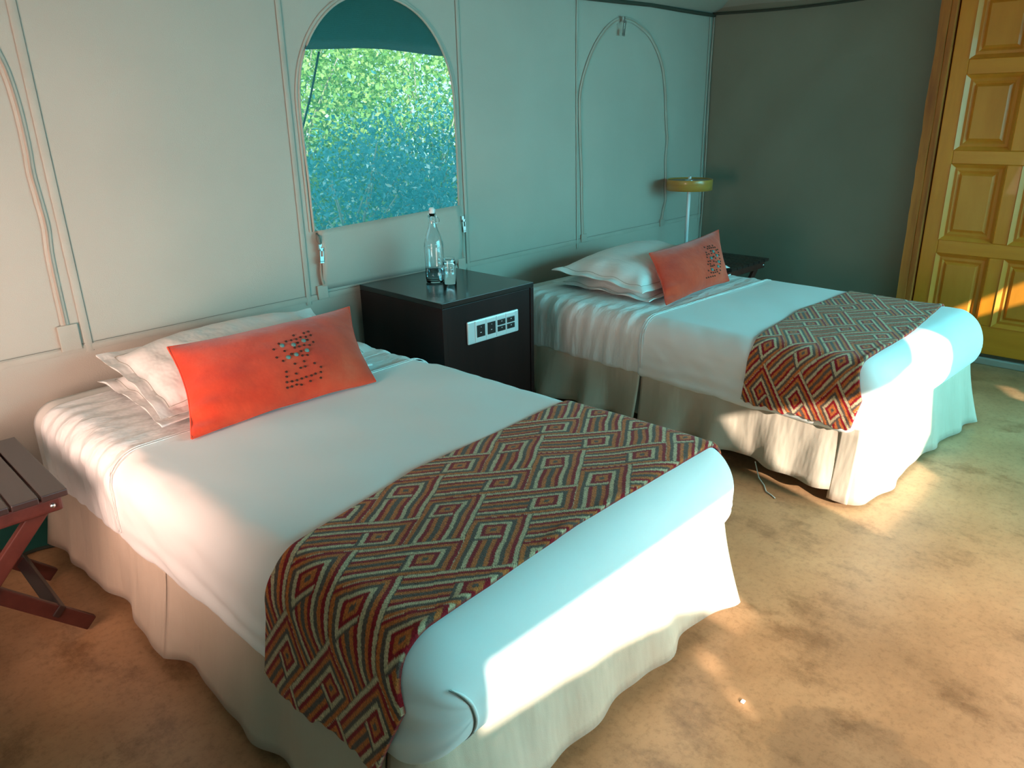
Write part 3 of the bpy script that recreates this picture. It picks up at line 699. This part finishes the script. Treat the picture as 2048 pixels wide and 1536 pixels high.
# ------------------------------------------------------------------ pillows and cushions
def make_pillow(label, corners, h, flange, seed, droop=.0, under=.3, n=(56, 44), group='white pillows stacked at the bed heads', name='pillow'):
    """corners BL,BR,TR,TL (front-left, front-right, back-right, back-left) in world; soft body with a flat flange"""
    C = [np.array(c, float) for c in corners]; nu, nv = n
    org = C[0]*.25+C[1]*.25+C[2]*.25+C[3]*.25; org = np.array((org[0], org[1], min(c[2] for c in C)))
    def base(s, t): return (C[0]*(1-s)*(1-t)+C[1]*s*(1-t)+C[2]*s*t+C[3]*(1-s)*t)
    V, F = [], []
    wu = np.linalg.norm(C[1]-C[0]); wv = np.linalg.norm(C[3]-C[0])
    fu, fv = flange/wu, flange/wv
    nrm = np.cross(C[1]-C[0], C[3]-C[0]); nrm /= np.linalg.norm(nrm)
    S = [.5-.5*math.cos(math.pi*i/nu) for i in range(nu+1)]; T = [.5-.5*math.cos(math.pi*j/nv) for j in range(nv+1)]
    for sgn in (1, -1):
        for s in S:
            for t in T:
                a = max(0, min(1, (s-fu)/(1-2*fu))); b = max(0, min(1, (t-fv)/(1-2*fv)))
                ea, eb = 1-abs(2*a-1)**2.6, 1-abs(2*b-1)**2.6
                hh = (max(0, ea)**.55)*(max(0, eb)**.55)
                # sides pull in a little between the corners
                ss = s+(.5-s)*.05*math.sin(math.pi*t)*abs(2*s-1); tt = t+(.5-t)*.06*math.sin(math.pi*s)*abs(2*t-1)
                p = base(ss, tt)
                edge = max(abs(2*s-1), abs(2*t-1))
                w_ = .004*noise.noise((s*14+seed, t*5, seed))+.007*math.sin(s*26+seed+math.sin(t*5)*1.5)*math.exp(-((t-.02)/.16)**2)*min(1, hh*1.5)+.006*math.sin(t*22+seed)*math.exp(-((min(s, 1-s)-.04)/.12)**2)
                w2 = .008*noise.noise((s*6+seed*3, t*6, 4.0))*max(0, edge-.8)/.2
                q = p+nrm*(h*(.5*hh if sgn > 0 else -.5*hh*under)+w_*(1 if sgn > 0 else .3)+w2+sgn*.0012)
                q[2] -= droop*max(0, edge-.55)**2*4*(.35+.65*max(0, -(2*t-1)))
                V.append(q-org)
    m = nv+1; off = (nu+1)*m
    for i in range(nu):
        for j in range(nv):
            F.append((i*m+j, (i+1)*m+j, (i+1)*m+j+1, i*m+j+1)); F.append((off+i*m+j, off+i*m+j+1, off+(i+1)*m+j+1, off+(i+1)*m+j))
    ring = [i*m for i in range(nu+1)]+[nu*m+j for j in range(1, nv+1)]+[i*m+nv for i in range(nu-1, -1, -1)]+[j for j in range(nv-1, 0, -1)]
    for a in range(len(ring)):
        b = (a+1) % len(ring); F.append((ring[a], off+ring[a], off+ring[b], ring[b]))
    root = empty(name, tuple(org)); tag(root, label, 'pillow', group)
    body = mesh_obj('pillow_case', V, F, M_PILLOW, root, True)
    # stitched line where the flange starts
    pts = []
    def top_pt(s, t): i = min(range(nu+1), key=lambda k: abs(S[k]-s)); j = min(range(nv+1), key=lambda k: abs(T[k]-t)); return np.array(V[i*m+j])+nrm*.0012
    i0, i1 = min(range(nu+1), key=lambda k: abs(S[k]-fu)), min(range(nu+1), key=lambda k: abs(S[k]-1+fu)); j0, j1 = min(range(nv+1), key=lambda k: abs(T[k]-fv)), min(range(nv+1), key=lambda k: abs(T[k]-1+fv))
    loop = [(i, j0) for i in range(i0, i1)]+[(i1, j) for j in range(j0, j1)]+[(i, j1) for i in range(i1, i0, -1)]+[(i0, j) for j in range(j1, j0-1, -1)]
    tube('flange_stitch', [np.array(V[i*m+j])+nrm*.0008 for i, j in loop], .0011, M_SEAM, root, 6)
    return root
zb = ZB+.010
make_pillow('white flanged pillow lying lowest on the nearer bed', [(-.605, -.70, zb+.012), (.13, -.69, zb+.012), (.17, -.14, zb+.025), (-.60, -.16, zb+.025)], .125, .038, 1.3, 0, .08)
make_pillow('white flanged pillow on top of the stack behind the big orange cushion', [(-.600, -.69, zb+.036), (.17, -.68, zb+.045), (.235, -.13, zb+.105), (-.580, -.13, zb+.098)], .185, .040, 4.2, .0)
make_pillow('white flanged pillow lying lowest on the farther bed', [(1.53, -.88, zb+.012), (2.30, -.86, zb+.012), (2.33, -.24, zb+.02), (1.545, -.27, zb+.02)], .12, .038, 2.6, 0, .08)
make_pillow('white flanged pillow on top of the stack beside the lamp', [(1.515, -.85, zb+.070), (2.32, -.84, zb+.072), (2.42, -.22, zb+.11), (1.51, -.30, zb+.098)], .17, .038, 6.1, .03)

def make_cushion(label, corners, h, rivets, beads, rr, br, pinch=.05):
    BL, BR_, TR, TL = [np.array(c, float) for c in corners]; nu, nv = 52, 36
    org = (BL+BR_)/2
    nrm = np.cross(BR_-BL, TL-BL); nrm /= np.linalg.norm(nrm)   # faces the room
    def base(s, t): return BL*(1-s)*(1-t)+BR_*s*(1-t)+TR*s*t+TL*(1-s)*t
    def prof(s, t):
        ea, eb = 1-abs(2*s-1)**2.2, 1-abs(2*t-1)**2.2
        return max(0, ea)**.62*max(0, eb)**.62
    def pt(s, t, sgn):
        ss = s+(.5-s)*pinch*1.3*math.sin(math.pi*t)*abs(2*s-1)**2; tt = t+(.5-t)*pinch*1.6*math.sin(math.pi*s)**1.0*abs(2*t-1)**2
        w_ = .004*noise.noise((s*6, t*6, h*50))+.006*math.sin((t*30+s*14))*math.exp(-((s-.06)/.10)**2)*math.exp(-((t-.14)/.14)**2)*sgn
        return base(ss, tt)+nrm*(sgn*h*.5*prof(s, t)+w_)
    S = [.5-.5*math.cos(math.pi*i/nu) for i in range(nu+1)]; T = [.5-.5*math.cos(math.pi*j/nv) for j in range(nv+1)]
    V = [pt(s, t, sg)-org for sg in (1, -1) for s in S for t in T]; F = []
    m = nv+1; off = (nu+1)*m
    for i in range(nu):
        for j in range(nv):
            F.append((i*m+j, (i+1)*m+j, (i+1)*m+j+1, i*m+j+1)); F.append((off+i*m+j, off+i*m+j+1, off+(i+1)*m+j+1, off+(i+1)*m+j))
    root = empty('cushion', tuple(org)); tag(root, label, 'cushion', 'orange suede cushions')
    o = mesh_obj('cover', V, F, M_SUEDE, root, True)
    bm = bmesh.new(); bm.from_mesh(o.data); bmesh.ops.remove_doubles(bm, verts=bm.verts, dist=1e-4); bm.to_mesh(o.data); bm.free()
    seam = [(s, 0) for s in S]+[(1, t) for t in T[1:]]+[(s, 1) for s in S[::-1][1:]]+[(0, t) for t in T[::-1][1:]]
    tube('piped_seam', [pt(s, t, 1)*.5+pt(s, t, -1)*.5-org for s, t in seam], .0028, M_SUEDE, root, 6)
    q = Vector(nrm).to_track_quat('Z', 'Y')
    # rivet: ring with hollow centre, bead: faceted dome
    rv = lathe('rivet', [(rr*.35, .0002), (rr*.55, .0016), (rr*.85, .0022), (rr, .0)], M_BRONZE, root, 10)
    bd = lathe('bead', [(0, br*.75), (br*.45, br*.68), (br*.85, br*.35), (br, 0)], M_TURQ, root, 12)
    def place(src, st, first):
        o = src if first else link(src.copy(), root)
        p = pt(st[0], st[1], 1)-org; o.location = p+nrm*.0008; o.rotation_mode = 'QUATERNION'; o.rotation_quaternion = q
    for i, st in enumerate(rivets): place(rv, st, i == 0)
    for i, st in enumerate(beads): place(bd, st, i == 0)
    return root
RL = [(.673, .664), (.645, .657), (.586, .658), (.678, .609), (.648, .601), (.618, .611), (.592, .599), (.564, .6), (.535, .601), (.651, .558), (.68, .52), (.494, .593), (.593, .549), (.653, .491), (.623, .504), (.594, .5), (.568, .498), (.458, .537), (.511, .49), (.597, .445), (.625, .387), (.597, .395), (.542, .441), (.461, .441), (.489, .387), (.598, .332), (.546, .328), (.652, .282), (.682, .226), (.597, .275), (.571, .272), (.676, .178), (.491, .266), (.541, .226), (.644, .175), (.62, .169), (.591, .17), (.671, .126), (.488, .22), (.566, .166), (.539, .163), (.512, .165), (.484, .169), (.611, .122), (.559, .112), (.534, .124), (.507, .119), (.482, .117)]
BLs = [(.507, .562), (.567, .538), (.628, .56), (.629, .439), (.566, .424), (.521, .415)]
BRs = [(.719, .546), (.772, .459), (.654, .43), (.778, .336), (.758, .256), (.645, .23)]
SR = [(.607, .674), (.658, .666), (.688, .665), (.74, .663), (.642, .622), (.674, .621), (.707, .62), (.741, .617), (.776, .615), (.6, .558), (.677, .562), (.742, .513), (.785, .555), (.815, .561), (.6, .511), (.634, .514), (.683, .513), (.82, .506), (.822, .458), (.595, .465), (.734, .409), (.711, .45), (.821, .391), (.604, .389), (.635, .384), (.689, .439), (.731, .337), (.822, .337), (.595, .343), (.63, .336), (.691, .361), (.816, .296), (.633, .295), (.661, .286), (.687, .293), (.807, .244), (.59, .232), (.688, .204), (.729, .205), (.802, .187), (.632, .183), (.672, .172), (.708, .17), (.744, .173), (.784, .138), (.56, .127), (.595, .126), (.632, .123), (.669, .121), (.704, .119)]
make_cushion('bright orange suede cushion with bronze rivets leaning on the nearer bed pillows', [(-.574, -.822, zb+.004), (.052, -.815, zb+.004), (.176, -.505, .716), (-.490, -.53, .722)], .125, RL, BLs, .0042, .0080)
make_cushion('burnt orange suede cushion with dense rivets leaning on the farther bed pillows', [(1.556, -.955, zb+.004), (2.185, -.915, zb+.006), (2.385, -.72, .755), (1.725, -.735, .722)], .12, SR, BRs, .0050, .0095)

# ------------------------------------------------------------------ bedside cabinet with switches
NX0, NX1, NY0, NY1, NH = .535, 1.058, -.598, -.045, .675
ns = empty('bedside_cabinet', ((NX0+NX1)/2, (NY0+NY1)/2, 0)); tag(ns, 'dark brown box cabinet with switch plate between the two beds', 'cabinet')
cx, cy = (NX0+NX1)/2, (NY0+NY1)/2
def nb(name, lo, hi, mat, bev=.002, par=None):
    return box(name, (lo[0]-cx, lo[1]-cy, lo[2]), (hi[0]-cx, hi[1]-cy, hi[2]), mat, par or ns, bev)
nb('top', (NX0, NY0, NH-.022), (NX1, NY1, NH), M_DARKTOP, .002)
nb('side_panel', (NX0, NY0, 0), (NX0+.02, NY1, NH-.0225), M_DARKWOOD)
nb('side_panel', (NX1-.02, NY0, 0), (NX1, NY1, NH-.0225), M_DARKWOOD)
nb('front_panel', (NX0+.021, NY0+.004, .02), (NX1-.021, NY0+.024, NH-.024), M_DARKWOOD)
nb('back_panel', (NX0+.021, NY1-.02, .02), (NX1-.021, NY1, NH-.024), M_DARKWOOD)
nb('bottom_panel', (NX0+.021, NY0+.025, .02), (NX1-.021, NY1-.021, .04), M_DARKWOOD)
px0, px1, pz0, pz1, py = .660, .955, .479, .576, NY0+.004
pl = nb('switch_plate', (px0, py-.010, pz0), (px1, py, pz1), M_PLATE, .006)
k = (px1-px0)/394.0
for a, b_, two in ((52, 131, 0), (133, 211, 0), (213, 286, 1), (288, 360, 1)):
    x0, x1 = px0+a*k, px0+b_*k
    nb('switch_module', (x0, py-.0135, pz0+.004), (x1, py-.009, pz1-.004), M_PLATEMOD, .002, None)
    xm = (x0+x1)/2; hw = .0225
    if not two:
        sk = nb('socket', (xm-hw, py-.0155, pz0+.024), (xm+hw, py-.013, pz0+.075), M_BLACK, .001)
        for dx, dz in ((0, .040), (0, .017)): nb('indicator', (xm-.0015+dx-.004*(dz < .02), py-.0165, pz0+.024+dz), (xm+.0015+dx, py-.015, pz0+.027+dz), M_PLATEMOD, 0)
    else:
        for z0, z1 in ((.024, .047), (.051, .075)):
            nb('rocker_switch', (xm-hw, py-.0165, pz0+z0), (xm+hw, py-.013, pz0+z1), M_BLACK, .002)
            nb('indicator', (xm-.003, py-.0175, pz0+z1-.010), (xm+.003, py-.016, pz0+z1-.007), M_PLATEMOD, 0)

# ------------------------------------------------------------------ bottle and tumbler
bx, by = .786, -.262
bot = empty('water_bottle', (bx, by, NH)); tag(bot, 'clear swing-top glass bottle with a little water, on the dark cabinet', 'bottle')
H = .318
outer = [(0, 0), (.034, 0), (.0405, .004), (.042, .012), (.042, .150), (.0435, .153), (.0425, .157), (.0405, .175), (.034, .200), (.025, .222), (.0185, .240), (.0160, .262), (.0158, .276), (.019, .279), (.019, .288), (.0155, .291), (.0150, .297)]
inner = [(.0118, .297), (.0125, .262), (.0155, .238), (.022, .218), (.031, .197), (.0375, .173), (.0388, .150), (.0388, .016), (.034, .008), (0, .007)]
lathe('glass_body', outer+inner, M_GLASS, bot, 48)
lathe('water', [(0, .0072), (.034, .0082), (.0386, .016), (.0386, .062), (0, .062)], M_WATER, bot, 48)
lathe('stopper', [(0, .322), (.008, .321), (.0125, .316), (.0135, .305), (.012, .298), (.010, .292), (0, .290)], M_CERAMIC, bot, 24)
tube('wire_bail', [(-.0195, 0, .283), (-.021, -.002, .296), (-.0165, -.002, .312), (0, -.0, .318), (.0165, -.002, .312), (.021, -.002, .296), (.0195, 0, .283)], .0013, M_STEEL, bot, 6)
tube('wire_bail', [(-.0195, 0, .283), (-.026, -.012, .274), (-.019, -.024, .262), (0, -.028, .258), (.019, -.024, .262), (.026, -.012, .274), (.0195, 0, .283)], .0013, M_STEEL, bot, 6)
gx, gy = .806, -.335
gl = empty('drinking_glass', (gx, gy, NH)); tag(gl, 'small clear tumbler standing upside down beside the bottle', 'glass')
lathe('tumbler', [(.0295, 0), (.0300, .001), (.0285, .060), (.0268, .108), (.0255, .1115), (0, .1115), (0, .098), (.0235, .097), (.0262, .060), (.0283, .001), (.0295, 0)], M_GLASS, gl, 40)

# ------------------------------------------------------------------ folding slatted tables
def make_table(label, x0, y0, dep):
    """x0 = right edge, y0 = near end"""
    Wd, Ht = .465, .472
    t = empty('folding_table', (x0-Wd/2, y0+dep/2, 0)); tag(t, label, 'table', 'folding slatted tables')
    ox, oy = x0-Wd/2, y0+dep/2
    n = 7; sw = (Wd-(n-1)*.006)/n
    for i in range(n):
        a = x0-Wd+i*(sw+.006); box('slat', (a-ox, y0-oy, Ht-.018), (a+sw-ox, y0+dep-oy, Ht), M_SLAT, t, .003)
    for yy in (y0+.030, y0+dep-.03):
        # rounded-end rail under the slats
        bm = box_bm((-Wd/2+.006, yy-oy-.011, Ht-.062), (Wd/2-.012, yy-oy+.011, Ht-.019), .009, 3); bm_obj('rail', bm, M_MAHOG, t)
        s = 1 if yy < oy else -1
        for sx in (-1, 1): lathe('bolt', [(0, 0)], None, None) if False else None
        bm = bmesh.new(); bmesh.ops.create_cone(bm, cap_ends=True, segments=14, radius1=.0075, radius2=.0055, depth=.006)
        bm.transform(Matrix.Translation((Wd/2-.037, yy-oy-.014*s, Ht-.041)) @ Matrix.Rotation(math.radians(90)*s, 4, 'X')); bm_obj('bolt', bm, M_STEEL, t, True)
        beam('leg', (Wd/2-.040, yy-oy+.024*s, Ht-.035), (-Wd/2+.04, yy-oy+.024*s, .020), .020, .042, M_MAHOG, t, .004)
        beam('leg', (-Wd/2+.04, yy-oy+.046*s, Ht-.035), (Wd/2-.005, yy-oy+.046*s, .020), .020, .042, M_MAHOG, t, .004)
    yn, yf = y0+.06-oy, y0+dep-.06-oy
    beam('stretcher', (Wd/2-.075, yn, .100), (Wd/2-.075, yf, .100), .035, .018, M_SLAT, t, .003, (1, 0, 1))
    beam('stretcher', (-Wd/2+.095, yn, .100), (-Wd/2+.095, yf, .100), .035, .018, M_SLAT, t, .003, (1, 0, -1))
    beam('stretcher', (-Wd/2+.05, yn, Ht-.085), (-Wd/2+.05, yf, Ht-.085), .03, .018, M_SLAT, t, .003, (1, 0, 0))
    return t
make_table('dark red folding table with crossed legs at the left, beside the nearer bed', -.880, -.745, .50)
make_table('dark slatted folding table in the corner behind the farther bed', 3.225, -.615, .53)

# ------------------------------------------------------------------ lamp
lx, ly, lz = 2.90, -.205, .472
lamp = empty('table_lamp', (lx, ly, lz)); tag(lamp, 'table lamp with flat round wooden shade and white pole, in the corner', 'lamp')
lathe('base', [(0, 0), (.085, 0), (.088, .004), (.086, .010), (.02, .014), (0, .014)], M_WHITEMET, lamp, 40)
lathe('pole', [(0, .012), (.011, .012), (.011, .500), (0, .500)], M_WHITEMET, lamp, 20)
RS = .139
sh = lathe('shade', [(RS, .425), (RS+.001, .425), (RS+.001, .488), (RS, .490), (RS-.004, .488), (RS-.004, .425)], M_VENEER, lamp, 72, True)
lathe('diffuser', [(0, .479), (RS-.006, .479), (RS-.006, .482), (0, .482)], M_DISC, lamp, 56)
lathe('diffuser', [(0, .430), (RS-.006, .430), (RS-.006, .433), (0, .433)], M_DISC, lamp, 56)
lathe('finial', [(.028, .482), (.028, .485), (.012, .487), (.010, .500), (.013, .503), (.010, .508), (0, .509)], M_STEEL, lamp, 24)

# ------------------------------------------------------------------ outside the window
gr = box('ground', (-8, .11, -.12), (12, 14, -.04), M_GROUND); tag(gr, kind='structure')
V, F = [], []
for i in range(31):
    x = -1.4+5.2*i/30
    for j in range(9):
        t = j/8; V.append((x, -.15+.93*t, 2.12-.425*t-.03*math.sin(math.pi*t)+(.012*math.sin(x*6)*t)))
for i in range(30):
    for j in range(8): F.append((i*9+j, (i+1)*9+j, (i+1)*9+j+1, i*9+j+1))
fly = mesh_obj('canopy', V, F, M_FLY, None, True); fly.modifiers.new('t', 'SOLIDIFY').thickness = .003
tag(fly, 'dark green canvas flysheet hanging outside above the window', 'canopy')
gy_ = tube('guy_rope', [(.953, .76, 1.672), (1.00, .95, 1.48), (1.038, 1.15, 1.287), (1.12, 1.60, .84), (1.27, 2.45, -.03)], .006, M_EDGE, None, 8)
tag(gy_, 'thin dark guy rope slanting down outside the window', 'rope')
def make_shrub(label, x, y, h, rad, nleaf, mat, size, seed, low=.15):
    rg = np.random.default_rng(seed); t = empty('shrub', (x, y, -.05)); tag(t, label, 'shrub', 'shrubs outside the window')
    # clumps on branches
    nb_ = 26; cl = []
    for k in range(nb_):
        a = rg.uniform(0, 2*np.pi); rr = rad*math.sqrt(rg.uniform(0, 1)); z = h*rg.uniform(low, 1.0); rr *= math.sqrt(max(.15, 1-(max(0, z/h-.35)/.65)**2*.75))
        cl.append(np.array((rr*math.cos(a), rr*math.sin(a), z)))
        mid = cl[-1]*np.array((.35, .35, .6))+rg.normal(0, .04, 3)
        tube('branch', [(rg.normal(0, .03), rg.normal(0, .03), 0), tuple(mid), tuple(cl[-1])], [.018, .009, .004], M_TWIG, t, 6)
    V = np.zeros((nleaf*4, 3)); F = np.arange(nleaf*4).reshape(-1, 4)
    ids = rg.integers(0, nb_, nleaf); cen = np.array(cl)[ids]+rg.normal(0, 1, (nleaf, 3))*np.array((rad*.24, rad*.24, h*.10))
    cen[:, 2] = np.maximum(cen[:, 2], .05)
    d = rg.normal(0, 1, (nleaf, 3)); d /= np.linalg.norm(d, axis=1)[:, None]; e = np.cross(d, rg.normal(0, 1, (nleaf, 3))); e /= np.linalg.norm(e, axis=1)[:, None]
    L = size*rg.uniform(.6, 1.4, (nleaf, 1)); wd = L*.28
    V[0::4] = cen-d*L*.5; V[1::4] = cen+e*wd; V[2::4] = cen+d*L*.5; V[3::4] = cen-e*wd
    f = mesh_obj('foliage', V, F, mat, t); f['kind'] = 'stuff'
    return t
make_shrub('shade-tinted green shrub low behind the lower half of the window screen', 1.75, 1.9, 1.35, .75, 9000, M_LEAF_SHADED, .036, 1, .05)
make_shrub('shade-tinted green shrub behind the lower right of the window screen', 2.85, 2.3, 1.55, .80, 9500, M_LEAF_SHADED, .038, 2, .05)
make_shrub('tall sunlit green shrub behind the upper left of the window screen', 2.05, 3.3, 2.9, 1.0, 15000, M_LEAF, .045, 3, .2)
make_shrub('tall sunlit green shrub behind the upper right of the window screen', 3.7, 3.3, 2.9, 1.1, 15000, M_LEAF, .045, 5, .2)
make_shrub('big bright green shrub farthest behind the window screen', 3.4, 5.0, 4.0, 1.9, 16000, M_LEAF, .075, 8, .1)
make_shrub('broad green shrub far behind the left of the window screen', 1.6, 5.2, 3.8, 1.8, 16000, M_LEAF, .075, 9, .1)

# ------------------------------------------------------------------ crumb on the floor
pc = box('paper_scrap', (.119, -2.166, 0), (.130, -2.157, .004), M_CERAMIC, None, .001); tag(pc, 'tiny white paper scrap on the bare floor near the bed foot', 'scrap')
